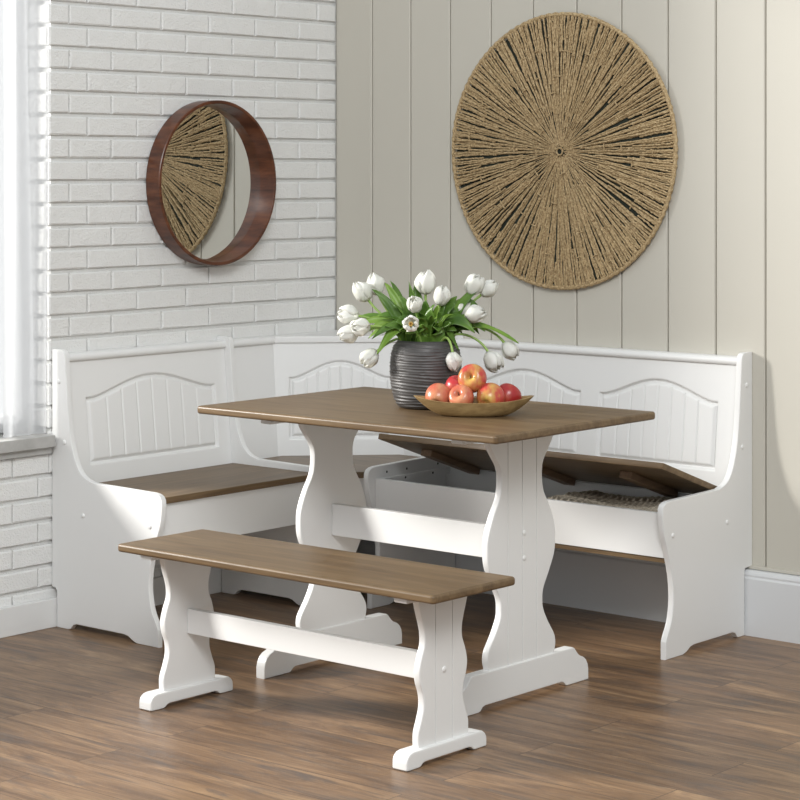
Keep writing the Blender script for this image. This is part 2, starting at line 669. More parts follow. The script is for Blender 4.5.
# ------------------------------------------------------------------ corner bench units
def end_profile(notch_d, notch_z):
    back = [(notch_d, 0.0), (notch_d, notch_z - 0.01), (notch_d - 0.006, notch_z - 0.002), (0.001, notch_z), (0.001, 0.855)]
    top = [(0.045, 0.855), (0.053, 0.852), (0.059, 0.846), (0.062, 0.836)]
    curve = cr([(0.062, 0.836), (0.070, 0.74), (0.077, 0.66), (0.087, 0.59), (0.101, 0.54), (0.122, 0.497), (0.150, 0.472), (0.19, 0.459)], 5)[1:]
    front = [(0.455, 0.4545), (0.472, 0.452), (0.484, 0.446), (0.491, 0.436), (0.493, 0.42)]
    wave = cr([(0.493, 0.42), (0.486, 0.365), (0.466, 0.31), (0.446, 0.25), (0.437, 0.195), (0.438, 0.15), (0.448, 0.105), (0.467, 0.07), (0.476, 0.05)], 5)[1:]
    foot = [(0.476, 0.0), (0.385, 0.0), (0.365, 0.006), (0.345, 0.017), (0.325, 0.02), (0.115, 0.02), (0.10, 0.016), (0.088, 0.003), (0.08, 0.0)]
    return back + top + curve + front + wave + foot


BOLTS = [(0.035, 0.757), (0.060, 0.572), (0.145, 0.356), (0.440, 0.354)]


def bolt(parent, p, n, r=0.0075, mat='white', name='bolt_cap'):
    n = Vector(n)
    m = n.to_track_quat('Z', 'Y').to_matrix()
    b = MB().lathe([(r, -0.001), (r, 0.0008), (r * 0.8, 0.0028), (r * 0.35, 0.0038), (0, 0.004)], 14, p, m)
    return b.build(name, M[mat], parent)


def arch_top(u, a):
    return a * (0.5 * (1 + math.cos(PI * min(1.0, abs(u) / 0.92)))) ** 0.72


def backrest(parent, O, A, L, Nrm, panels, name='backrest', z0=0.432, z1=0.826, d0=0.0745, d1=0.0355):
    """tilted board with routed arch panels. O: wall point at s=0, A: along, Nrm: into the room"""
    A = Vector(A)
    Nh = Vector(Nrm)
    Hh = z1 - z0
    B = Vector(O) + Nh * d0
    B.z = z0
    T = (Vector((0, 0, Hh)) + Nh * (d1 - d0))
    LT = T.length
    T = T / LT
    NN = A.cross(T)
    if NN.dot(Nh) < 0:
        NN = -NN
    res = 0.0026
    ns, nt = int(L / res) + 1, int(LT / res) + 1
    s = np.linspace(0, L, ns)
    t = np.linspace(0, LT, nt)
    S, TT = np.meshgrid(s, t, indexing='ij')
    Hf = np.zeros_like(S)
    inside = np.zeros(S.shape, bool)
    for (s0, s1, ta, tb, ap) in panels:
        us = np.linspace(-1, 1, 61)
        mid, half = (s0 + s1) / 2, (s1 - s0) / 2
        topp = [(mid + u * half, tb + arch_top(u, ap)) for u in us]
        poly = [(s0, ta)] + topp + [(s1, ta), (s0, ta)]
        m = (S > s0 - 0.01) & (S < s1 + 0.01) & (TT > ta - 0.01) & (TT < tb + ap + 0.01)
        ps, pt = S[m], TT[m]
        D = np.full(ps.shape, 9.0)
        for (ax, ay), (bx, by) in zip(poly[:-1], poly[1:]):
            dx, dy = bx - ax, by - ay
            q = np.clip(((ps - ax) * dx + (pt - ay) * dy) / (dx * dx + dy * dy + 1e-12), 0, 1)
            D = np.minimum(D, np.hypot(ps - ax - q * dx, pt - ay - q * dy))
        tt = np.interp(ps, [p[0] for p in topp], [p[1] for p in topp])
        ins = (ps > s0) & (ps < s1) & (pt > ta) & (pt < tt)
        h = np.interp(D, [0, 0.002, 0.0055, 0.010, 0.0165, 0.020, 1], [0, -0.002, -0.0115, -0.0115, -0.0025, -0.0012, -0.0012])
        for g in range(1, 8):
            gx = s0 + 0.022 + (s1 - s0 - 0.044) * g / 8
            w = np.clip(1 - np.abs(ps - gx) / 0.0034, 0, 1)
            h = np.where(D > 0.0175, h - 0.0042 * w, h)
        Hf[m] = np.where(ins, h, Hf[m])
        inside[m] |= ins
    P = (np.array(B)[None, None, :] + S[..., None] * np.array(A) + TT[..., None] * np.array(T) + Hf[..., None] * np.array(NN)).reshape(-1, 3)
    idx = np.arange(ns * nt).reshape(ns, nt)
    quads = np.stack([idx[:-1, :-1], idx[1:, :-1], idx[1:, 1:], idx[:-1, 1:]], -1).reshape(-1, 4)
    qi = (inside[:-1, :-1] & inside[1:, :-1] & inside[1:, 1:] & inside[:-1, 1:]).reshape(-1)
    board = MB()
    board.add(P.tolist(), quads[~qi].tolist())
    # the thickness of the board behind
    th = 0.016
    cs = [B, B + A * L, B + A * L + T * LT, B + T * LT]
    bk = [c - NN * th for c in cs]
    board.add(cs + bk, [(4, 5, 6, 7), (0, 1, 5, 4), (1, 2, 6, 5), (2, 3, 7, 6), (3, 0, 4, 7)])
    ob = board.build(name, M['white'], parent, 60)
    if panels:
        # one mesh per routed panel
        mids = P[quads].mean(1)
        sm = (mids - np.array(B)) @ np.array(A)
        for (s0, s1, ta, tb, ap) in panels:
            sel = qi & (sm > s0) & (sm < s1)
            q = quads[sel]
            used, inv = np.unique(q, return_inverse=True)
            MB().add(P[used].tolist(), inv.reshape(-1, 4).tolist()).build('arched_panel', M['white'], ob, 60)
    return ob


def rail(pts2):
    """top rail prism profile (depth, z)"""
    return [(0.001, 0.815), (0.040, 0.815), (0.045, 0.818), (0.047, 0.825), (0.046, 0.833), (0.041, 0.838), (0.034, 0.840), (0.001, 0.840)]


RAIL = rail(None)
PT = (0.0605, 0.272, 0.0555)  # panel bottom, shoulder, rise along the board

# --- short bench on the brick wall
lb = thing('storage_bench', 'short white bench with brown seat along the white brick wall under the round mirror', 'bench', (0.25, -0.94, 0))
for y0, y1, s in ((-1.311, -1.291, -1), (-0.596, -0.576, 1)):
    ep = MB().prism(end_profile(0.024, 0.122), y0, y1, lambda p, q, a: (p, a, q), 0.0035).build('end_panel', M['white'], lb)
    if s < 0:
        for d, z in BOLTS:
            bolt(ep, (d, y0, z), (0, -1, 0))
br_ = backrest(lb, (0, -1.2905, 0), (0, 1, 0), 0.694, (1, 0, 0), [(0.077, 0.641) + PT])
MB().prism(RAIL, -1.2905, -0.5965, lambda p, q, a: (p, a, q), 0).build('top_rail', M['white'], lb, 60)
MB().box(0.080, 0.463, -1.289, -0.598, 0.417, 0.4375, 0.003).build('seat', M['wood_seat'], lb)
MB().box(0.432, 0.450, -1.2905, -0.5965, 0.283, 0.4165, 0.0015).build('front_board', M['white'], lb)
MB().box(0.03, 0.4315, -1.2905, -0.5965, 0.285, 0.297, 0.001).build('box_floor', M['white'], lb)
MB().box(0.03, 0.046, -1.2905, -0.5965, 0.2975, 0.416, 0.001).build('box_back', M['white'], lb)

# --- corner unit
cu = thing('corner_bench_unit', 'white corner seat with diagonal arched back behind the table, joining the two benches', 'bench', (0.25, -0.25, 0))
q2 = 1 / math.sqrt(2)
backrest(cu, (0, -0.5755, 0), (0, 1, 0), 0.2165, (1, 0, 0), [], 'side_back')
backrest(cu, (0.359, 0, 0), (1, 0, 0), 0.2025, (0, -1, 0), [], 'side_back')
# diagonal board: plane x - y = 0.395 at the top, leaning out below
dl = 0.463
mid = Vector((0.1975, -0.1975, 0)) - Vector((q2, -q2, 0)) * 0.0355
backrest(cu, mid - Vector((q2, q2, 0)) * dl / 2, (q2, q2, 0), dl, (q2, -q2, 0), [(dl / 2 - 0.176, dl / 2 + 0.176) + PT])
MB().prism(RAIL, -0.5755, -0.362, lambda p, q, a: (p, a, q), 0).build('top_rail', M['white'], cu, 60)
MB().prism(RAIL, 0.362, 0.5615, lambda p, q, a: (a, -p, q), 0).build('top_rail', M['white'], cu, 60)
MB().prism([(0.001, -0.3615), (0.047, -0.3615), (0.3615, -0.047), (0.3615, -0.001), (0.001, -0.001)], 0.818, 0.840, lambda p, q, a: (p, q, a), 0.003).build('corner_shelf', M['white'], cu)
MB().prism([(0.08, -0.574), (0.470, -0.574), (0.482, -0.56), (0.548, -0.484), (0.560, -0.472), (0.560, -0.08), (0.36, -0.08), (0.08, -0.36)], 0.417, 0.4375,
           lambda p, q, a: (p, q, a), 0.003).build('seat', M['wood_top'], cu)
MB().prism([(0.425, -0.574), (0.443, -0.574), (0.560, -0.443), (0.560, -0.425)], 0.283, 0.4165, lambda p, q, a: (p, q, a), 0.001).build('front_board', M['white'], cu)
MB().prism([(0.05, -0.574), (0.424, -0.574), (0.560, -0.424), (0.560, -0.05), (0.05, -0.05)], 0.285, 0.297, lambda p, q, a: (p, q, a), 0).build('box_floor', M['white'], cu)

# --- long bench on the plank wall, lid open
rb = thing('storage_bench', 'long white bench with its brown lid propped open against the greige plank wall', 'bench', (1.13, -0.25, 0))
for x0, x1, s in ((0.562, 0.582, -1), (1.684, 1.704, 1)):
    ep = MB().prism(end_profile(0.046, 0.205), x0, x1, lambda p, q, a: (a, -p, q), 0.0035).build('end_panel', M['white'], rb)
    if s > 0:
        for d, z in BOLTS:
            bolt(ep, (x1, -d, z), (1, 0, 0))
    else:
        for d, z in ((0.40, 0.432), (0.30, 0.432), (0.14, 0.432)):
            bolt(ep, (x1 - 0.0022, -d, z), (1, 0, 0), 0.0045, 'dark_hole', 'screw_hole')  # small dark cap stands in for the shaded hole
backrest(rb, (0.5825, 0, 0), (1, 0, 0), 1.101, (0, -1, 0), [(0.060, 0.516) + PT, (0.587, 1.030) + PT])
MB().prism(RAIL, 0.5825, 1.6835, lambda p, q, a: (a, -p, q), 0).build('top_rail', M['white'], rb, 60)
MB().box(0.5825, 1.6835, -0.458, -0.440, 0.288, 0.4165, 0.0015).build('front_board', M['white'], rb)
MB().box(0.5825, 1.6835, -0.4395, -0.05, 0.287, 0.298, 0.001).build('box_floor', M['white'], rb)
MB().box(0.5825, 1.6835, -0.452, -0.05, 0.273, 0.2865, 0.001).build('under_panel', M['wood_top'], rb)
MB().box(0.5825, 1.6835, -0.098, -0.080, 0.2985, 0.417, 0.001).build('box_back', M['white'], rb)
cl = MB().box(0.5825, 0.602, -0.4395, -0.0985, 0.3985, 0.4165, 0.0015).build('seat_cleat', M['white'], rb)
for yy in (-0.33, -0.19):
    bolt(cl, (0.6000, yy, 0.4085), (1, 0, 0), 0.0045, 'dark_hole', 'screw_hole')
MB().box(1.664, 1.6835, -0.4395, -0.0985, 0.3985, 0.4165, 0.0015).build('seat_cleat', M['white'], rb)
# lid, hinged at the back edge and lifted
hinge = Vector((0, -0.088, 0.4185))
ang = math.radians(18.9)
LM = Matrix.Translation(hinge) @ Matrix.Rotation(-ang, 4, 'X')
lid = MB().box(0.590, 1.678, -0.388, 0.0, 0.0, 0.019, 0.003, 2, LM).build('lid', M['wood_top'], rb)
for bxm in (0.715, 1.10, 1.485):
    MB().box(bxm - 0.022, bxm + 0.022, -0.285, -0.02, -0.021, -0.0005, 0.002, 2, LM).build('batten', M['batten'], lid)


# ------------------------------------------------------------------ trestle table and bench
def loft_leg(x0, x1, yc, keys, grooves, faces=(1,), n=90, r=0.0045, gd=0.0085, gw=0.0015, trim=0.0):
    """board between x0 and x1 whose outline half-width follows keys (z, half); V grooves on the +x face (and -x)"""
    z, hw = interp_profile(keys, n)
    hw = hw - trim
    # the edge lies square to the outline
    m = MB()
    loops = []

    def side(face, h):
        row = []
        row.append((-h, r))
        row.append((-h + r * 0.3, r * 0.3))
        row.append((-h + r, 0))
        if face in faces:
            for g in grooves:
                row += [(g - gw, 0), (g, gd), (g + gw, 0)]
        row.append((h - r, 0))
        row.append((h - r * 0.3, r * 0.3))
        row.append((h, r))
        return row
    for zz, h in zip(z, hw):
        lp = [(x1 - d, yc + y, zz) for y, d in side(1, h)] + [(x0 + d, yc + y, zz) for y, d in side(-1, h)[::-1]]
        loops.append(lp)
    k = len(loops[0])
    vs = [p for lp in loops for p in lp]
    fs = []
    for i in range(len(loops) - 1):
        for j in range(k):
            j2 = (j + 1) % k
            fs.append((i * k + j, i * k + j2, (i + 1) * k + j2, (i + 1) * k + j))
    fs.append(tuple(range(k))[::-1])
    fs.append(tuple((len(loops) - 1) * k + j for j in range(k)))
    return m.add(vs, fs)


# table
TC = (1.313, -1.094)
tb = thing('trestle_table', 'white trestle dining table with dark brown wood top holding the vase and fruit bowl', 'table', (*TC, 0))
mbt = MB()
bm = bmesh.new()
bmesh.ops.create_cube(bm, size=1)
bm.transform(Matrix.Translation((1.312, -1.094, 0.736)) @ Matrix.Diagonal((1.065, 0.716, 0.022, 1)))
vert_e = [e for e in bm.edges if abs(e.verts[0].co.z - e.verts[1].co.z) > 0.01]
bmesh.ops.bevel(bm, geom=vert_e, offset=0.011, segments=4, affect='EDGES', profile=0.5)
rim = [e for e in bm.edges if abs(e.verts[0].co.z - e.verts[1].co.z) < 1e-5 and any(abs(f.normal.z) > 0.9 for f in e.link_faces) and any(abs(f.normal.z) < 0.1 for f in e.link_faces)]
bmesh.ops.bevel(bm, geom=rim, offset=0.007, segments=6, affect='EDGES', profile=0.5)
mbt.add_bm(bm).build('tabletop', M['wood_top'], tb, 4)
keysT = [(0.098, 0.152), (0.125, 0.159), (0.150, 0.153), (0.190, 0.124), (0.225, 0.104), (0.250, 0.1), (0.280, 0.104), (0.325, 0.130), (0.370, 0.153), (0.410, 0.158), (0.450, 0.154),
         (0.500, 0.132), (0.545, 0.105), (0.590, 0.098), (0.625, 0.104), (0.660, 0.130), (0.690, 0.149), (0.7245, 0.152)]


def foot_poly(half, h, yc, zs=1.0):
    """scrolled foot outline (y,z), symmetric"""
    r = [(0.150, h), (0.222, h), (0.230, h * 0.97), (0.236, h * 0.90), (0.245, h * 0.80), (0.256, h * 0.72), (0.272, h * 0.66), (0.283, h * 0.58), (0.291, h * 0.45), (half, h * 0.30), (half, 0.0),
         (0.195, 0.0), (0.188, 0.002), (0.178, 0.011), (0.168, 0.014)]
    pts = [(yc + y, z) for y, z in r] + [(yc - y, z) for y, z in r[::-1]]
    return pts


for x0, x1, fc, tr_, yo in ((0.952, 0.986, -1, 0.016, 0.0), (1.634, 1.668, 1, 0.008, -0.008)):
    lg = loft_leg(x0 + 0.006, x1 - 0.007, TC[1] + yo, keysT, (-0.063, 0.0, 0.063), (fc,), trim=tr_).build('trestle_leg', M['white'], tb, 40)
    ft = MB().prism(foot_poly(0.295, 0.1, TC[1] + yo), x0, x1, lambda p, q, a: (a, p, q), 0.004).build('foot', M['white'], lg)
    MB().box(x0 - 0.003, x1 + 0.003, TC[1] - 0.275, TC[1] + 0.275, 0.7025, 0.7245, 0.004).build('cleat', M['white'], lg)
    xf = x1 - 0.007
    if fc < 0:
        xf = x0 + 0.006
    for zz in (0.441, 0.374):
        bolt(lg, (xf, TC[1], zz), (fc, 0, 0), 0.0075)
MB().box(0.9795, 1.6395, -1.105, -1.083, 0.361, 0.451, 0.002).build('stretcher', M['white'], tb)

# bench
BC = (1.427, -1.688)
bb = thing('trestle_bench', 'small white trestle bench with brown wood seat standing in front of the table', 'bench', (*BC, 0))
mbt = MB()
bm = bmesh.new()
bmesh.ops.create_cube(bm, size=1)
bm.transform(Matrix.Translation((1.4335, -1.696, 0.4155)) @ Matrix.Diagonal((1.080, 0.316, 0.021, 1)))
vert_e = [e for e in bm.edges if abs(e.verts[0].co.z - e.verts[1].co.z) > 0.01]
bmesh.ops.bevel(bm, geom=vert_e, offset=0.011, segments=4, affect='EDGES', profile=0.5)
rim = [e for e in bm.edges if abs(e.verts[0].co.z - e.verts[1].co.z) < 1e-5 and any(abs(f.normal.z) > 0.9 for f in e.link_faces) and any(abs(f.normal.z) < 0.1 for f in e.link_faces)]
bmesh.ops.bevel(bm, geom=rim, offset=0.007, segments=6, affect='EDGES', profile=0.5)
mbt.add_bm(bm).build('seat', M['wood_top'], bb, 4)
keysB = [(0.040, 0.1), (0.075, 0.1), (0.105, 0.089), (0.135, 0.080), (0.165, 0.082), (0.195, 0.093), (0.222, 0.096), (0.250, 0.089), (0.280, 0.077), (0.305, 0.076), (0.330, 0.082), (0.365, 0.094), (0.390, 0.1), (0.4045, 0.1)]


def bench_foot(yc):
    h = 0.042
    r = [(0.09, h), (0.126, h), (0.138, h * 0.94), (0.146, h * 0.8), (0.151, h * 0.6), (0.152, h * 0.4), (0.152, 0.003), (0.149, 0.0), (0.105, 0.0), (0.099, 0.002), (0.091, 0.008), (0.082, 0.010)]
    return [(yc + y, z) for y, z in r] + [(yc - y, z) for y, z in r[::-1]]


for x0, x1, fc in ((0.964, 1.011, -1), (1.834, 1.881, 1)):
    lg = loft_leg(x0 + 0.014, x1 - 0.012, BC[1], keysB, (-0.032, 0.032), (fc,), trim=0.005).build('trestle_leg', M['white'], bb, 40)
    MB().prism(bench_foot(BC[1]), x0, x1, lambda p, q, a: (a, p, q), 0.005).build('foot', M['white'], lg)
    MB().box(x0 + 0.004, x1 - 0.002, BC[1] - 0.15, BC[1] + 0.15, 0.392, 0.405, 0.003).build('cleat', M['white'], lg)
    bolt(lg, (x1 - 0.012 if fc > 0 else x0 + 0.014, BC[1], 0.213), (fc, 0, 0), 0.0075)
MB().box(0.9995, 1.8475, -1.699, -1.677, 0.180, 0.245, 0.002).build('stretcher', M['white'], bb)

# ------------------------------------------------------------------ knitted throw inside the open bench
th = MB()
nx, ny = 130, 60
vs = []
for i in range(nx):
    for j in range(ny):
        u, v = i / (nx - 1), j / (ny - 1)
        edge = min(u, 1 - u) * 12
        edge2 = min(v, 1 - v) * 8
        fall = min(1, edge, edge2)
        hgt = 0.300 + 0.103 * math.sqrt(max(0.0, 1 - (1 - fall) ** 2))
        rib = 0.0042 * math.sin(u * 2 * PI * 21 + 1.2 * math.sin(v * 9)) * abs(math.sin(v * PI * 13 + u * 5)) ** 0.6
        rib += 0.006 * math.sin(u * 7 + v * 3)
        vs.append((1.18 + 0.475 * u + 0.008 * math.sin(v * 22), -0.425 + 0.315 * v + 0.006 * math.sin(u * 25), hgt + rib * (1 if fall > 0.3 else 0.3)))
fs = [(i * ny + j, (i + 1) * ny + j, (i + 1) * ny + j + 1, i * ny + j + 1) for i in range(nx - 1) for j in range(ny - 1)]
edge = [i * ny for i in range(nx)] + [(nx - 1) * ny + j for j in range(1, ny)] + [i * ny + ny - 1 for i in range(nx - 2, -1, -1)] + [j for j in range(ny - 2, 0, -1)]
th.add(vs, fs)
base = [(vs[e][0], vs[e][1], 0.2988) for e in edge]
n0 = len(th.v)
th.v += base
for k in range(len(edge)):
    k2 = (k + 1) % len(edge)
    th.f.append((edge[k], edge[k2], n0 + k2, n0 + k))
th.f.append(tuple(n0 + k for k in range(len(edge))))
o = th.build('knitted_throw', M['knit'], None, 60, (1.36, -0.27, 0.2988))
tag(o, 'oatmeal chunky knitted throw folded inside the open long bench', 'blanket')

# ------------------------------------------------------------------ mirror
mc = (0.0, -0.645, 1.365)
mr = thing('round_mirror', 'round mirror in a deep reddish brown wooden frame on the brick wall', 'mirror', mc)
RX = Matrix(((0, 0, 1), (1, 0, 0), (0, 1, 0)))
R = 0.273
pf = [(R, 0.003), (R, 0.062), (R - 0.002, 0.064), (R - 0.010, 0.064), (R - 0.012, 0.062), (R - 0.0195, 0.008), (R - 0.0195, 0.003), (R, 0.003)]
MB().lathe(pf, 128, mc, RX).build('frame', M['frame'], mr, 40)
MB().lathe([(0, 0.004), (R - 0.020, 0.0035), (R - 0.020, 0.007), (0, 0.007)], 128, mc, RX).build('mirror_glass', M['mirror'], mr, 30)

# ------------------------------------------------------------------ woven disc
wc = Vector((0.992, 0.0, 1.468))
wd = thing('woven_wall_disc', 'large round woven seagrass wall hanging with radiating cords on the plank wall', 'wall hanging', wc)
RW = 0.444
RXY = Matrix(((1, 0, 0), (0, 0, -1), (0, 1, 0)))
MB().lathe([(0, 0.004), (RW - 0.012, 0.004), (RW - 0.010, 0.007), (RW - 0.012, 0.010), (0, 0.010)], 96, wc, RXY).build('backing', M['backing'], wd)
cords = MB()


def wp(r, a, d):
    return (wc.x + r * math.cos(a), -d, wc.z + r * math.sin(a))


for layer, (cnt, d0, rad, lo, hi) in enumerate(((130, 0.0130, 0.0031, 0.011, 0.03), (110, 0.0175, 0.0032, 0.05, 0.14), (120, 0.0205, 0.0031, 0.14, 0.30), (190, 0.0165, 0.0031, 0.26, 0.37))):
    for i in range(cnt):
        a = 2 * PI * (i + 0.37 * layer + random.uniform(-0.5, 0.5) * (0.6 if layer == 3 else 1)) / cnt
        am = random.uniform(-0.014, 0.014)
        rs = random.uniform(lo, hi)
        nseg = 24
        pts, rr = [], []
        for k in range(nseg):
            f = k / (nseg - 1)
            r = rs + (RW - 0.004 - rs) * f
            aa = a + am * math.sin(f * PI) + random.uniform(-1, 1) * 0.0013 / max(r, 0.03)
            pts.append(wp(r, aa, d0 + random.uniform(-0.0014, 0.0014)))
            rr.append(rad * random.uniform(0.80, 1.18) * (0.32 + 0.68 * min(1, r / 0.20)))
        cords.tube(pts, rr, 5)
# short ties drawn across neighbouring cords
for rad_ in (0.10, 0.185, 0.265, 0.345):
    a = random.uniform(0, 1)
    while a < 2 * PI:
        ln = random.uniform(0.010, 0.030) / rad_
        if random.random() < 0.5:
            rj = rad_ + random.uniform(-0.03, 0.03)
            cords.tube([wp(rj, a + ln * f, 0.0225 + 0.0015 * math.sin(f * PI)) for f in np.linspace(0, 1, 5)], 0.0022, 5)
        a += ln + random.uniform(0.015, 0.06) / rad_
cords.build('radiating_cords', M['grass'], wd, 60)
rimm = MB()
ringp = []
nr = 420
for k in range(nr):
    a = 2 * PI * k / nr
    rr_ = RW + 0.0007 * math.sin(k * 1.3) + 0.0012 * math.sin(5 * a)
    ringp.append(wp(rr_, a, 0.014))
rimm.tube(ringp + [ringp[0]], [0.0072 * (1 + 0.16 * math.sin(k * PI / 2 * 1.01)) for k in range(nr)] + [0.0072], 8, False)
rimm.build('rim', M['grass'], wd, 60)
rimm = MB()
rimm.tube([wp(0.0115, 2 * PI * k / 24, 0.017) for k in range(25)], 0.0030, 6, False)
rimm.build('centre_ring', M['grass'], wd, 60)

# ------------------------------------------------------------------ vase
ZT = 0.7472
vc = Vector((1.274, -1.044, ZT)) - FWD * 0.03 + RGT * 0.003
vs_ = thing('ribbed_vase', 'dark grey ribbed ceramic vase full of white tulips on the table', 'vase', vc)
pk = cr([(0.066, 0.0), (0.078, 0.006), (0.089, 0.025), (0.097, 0.06), (0.1005, 0.10), (0.0985, 0.14), (0.093, 0.165), (0.084, 0.181), (0.077, 0.187)], 22)
ph = [random.uniform(0, 6.28) for _ in range(8)]


def ridges(z, a):
    s = z * 760 + 1.9 * math.sin(a + ph[0] + z * 30) + 1.3 * math.sin(2 * a + ph[1] - z * 60) + 0.8 * math.sin(3 * a + ph[2])
    t = z * 430 + 2.2 * math.sin(a + ph[3]) + 1.5 * math.sin(2 * a + ph[4] + z * 80)
    return 0.0009 * (1 - abs(math.sin(s / 2)) * 2) + 0.0006 * math.sin(t)


MB().lathe([(0, 0.0)] + pk + [(0.073, 0.188), (0.070, 0.184), (0.080, 0.165), (0.086, 0.12), (0.080, 0.03), (0, 0.012)], 112, vc, None,
           lambda z, a: ridges(z, a) if 0.008 < z < 0.186 else 0).build('vase_body', M['vase'], vs_, 50)

# ------------------------------------------------------------------ bowl and apples
bc = Vector((1.498, -1.117, ZT)) - FWD * 0.025 + RGT * 0.007
bw = MB()
nu, nv = 72, 14
LA, LB = 0.163, 0.078


def bowl_pt(a, f, inner):
    """a round the bowl, f 0 bottom .. 1 rim"""
    ca, sa = math.cos(a), math.sin(a)
    e = (abs(ca) ** 2.0)
    ax = LA * (0.50 + 0.50 * f ** 0.85)
    by = LB * (0.55 + 0.45 * f ** 0.7)
    if f < 1e-6:
        pass
    x = ax * math.copysign(abs(ca) ** 0.92, ca)
    y = by * sa * (1 - 0.18 * e * f)
    zr = 0.040 + 0.013 * abs(ca) ** 2.5
    z = zr * f ** 1.35
    if inner:
        sh = 0.007
        k = 1 - sh / math.hypot(ax, 0.0001) * (0.6 + 0.4 * f)
        x, y = x * k, y * (1 - sh / by * 0.9)
        z = z * (zr - 0.006) / zr * 1.0 + 0.006 if f < 0.999 else zr
    return bc + RGT * x + FWD * y + Vector((0, 0, z))


rows = [[bowl_pt(2 * PI * k / nu, f, False) for k in range(nu)] for f in np.linspace(0, 1, nv)]
rows += [[bowl_pt(2 * PI * k / nu, f, True) for k in range(nu)] for f in np.linspace(1, 0, nv)]
vsb = [p for r in rows for p in r]
fsb = [(i * nu + k, i * nu + (k + 1) % nu, (i + 1) * nu + (k + 1) % nu, (i + 1) * nu + k) for i in range(len(rows) - 1) for k in range(nu)]
fsb.append(tuple(range(nu))[::-1])
fsb.append(tuple((len(rows) - 1) * nu + k for k in range(nu)))
bw.add(vsb, fsb)
o = bw.build('fruit_bowl', M['bowl'], None, 50, bc)
tag(o, 'shallow boat-shaped wooden bowl of apples near the table front edge', 'bowl')

APR = [(0.000, -0.70), (0.13, -0.72), (0.26, -0.79), (0.42, -0.83), (0.60, -0.75), (0.80, -0.50), (0.95, -0.15), (1.0, 0.15), (0.97, 0.45), (0.85, 0.70), (0.66, 0.86), (0.44, 0.90), (0.25, 0.82), (0.12, 0.66), (0.0, 0.56)]
APR = cr(APR, 3)


def apple(mat, label, dr, df, z, r, axis, scale_h=0.95):
    p = bc + RGT * dr + FWD * df + Vector((0, 0, z))
    t = thing('apple', label, 'apple', p, 'apples in the wooden bowl')
    ax = (RGT * axis[0] + FWD * axis[1] + Vector((0, 0, axis[2]))).normalized()
    m3 = ax.to_track_quat('Z', 'Y').to_matrix()
    MB().lathe([(q * r, h * r * scale_h) for q, h in APR], 36, p, m3).build('flesh', M[mat], t, 60)
    MB().tube([p + ax * (0.56 * r * scale_h), p + ax * (0.80 * r) + RGT * 0.001, p + ax * (1.02 * r) + RGT * 0.004], [0.0012, 0.001, 0.0014], 6).build('stem', M['apple_stem'], t)


apple('apple_pale', 'pale coral apple lying at the left end of the bowl', -0.096, -0.006, 0.048, 0.0365, (0.2, 0.9, 0.5))
apple('apple_red', 'rosy pink apple behind, under the left of the topmost apple', -0.042, 0.040, 0.067, 0.036, (0.2, -0.3, 0.9))
apple('apple_mix', 'red and yellow apple on top of the heap', -0.002, 0.004, 0.0975, 0.0390, (-0.30, -0.85, 0.28))
apple('apple_pale', 'coral apple at the front centre with its stem hollow showing', -0.033, -0.029, 0.049, 0.0345, (-0.42, -0.75, 0.50))
apple('apple_mix', 'large red apple with a yellow patch at the front right of the heap', 0.042, -0.026, 0.049, 0.0385, (0.4, 0.8, 0.4))
apple('apple_deep', 'deep red apple lowest at the right end of the bowl', 0.092, 0.024, 0.046, 0.0355, (0.5, 0.5, 0.7))

# ------------------------------------------------------------------ tulips
mouth = vc + Vector((0, 0, 0.182))


def at(u, v, w):
    """offset from the vase mouth: right, up, away"""
    return mouth + RGT * u + Vector((0, 0, v)) + FWD * w


def bez(p0, p1, p2, p3, n):
    out = []
    for i in range(n):
        t = i / (n - 1)
        out.append(p0 * (1 - t) ** 3 + p1 * 3 * t * (1 - t) ** 2 + p2 * 3 * t * t * (1 - t) + p3 * t ** 3)
    return out


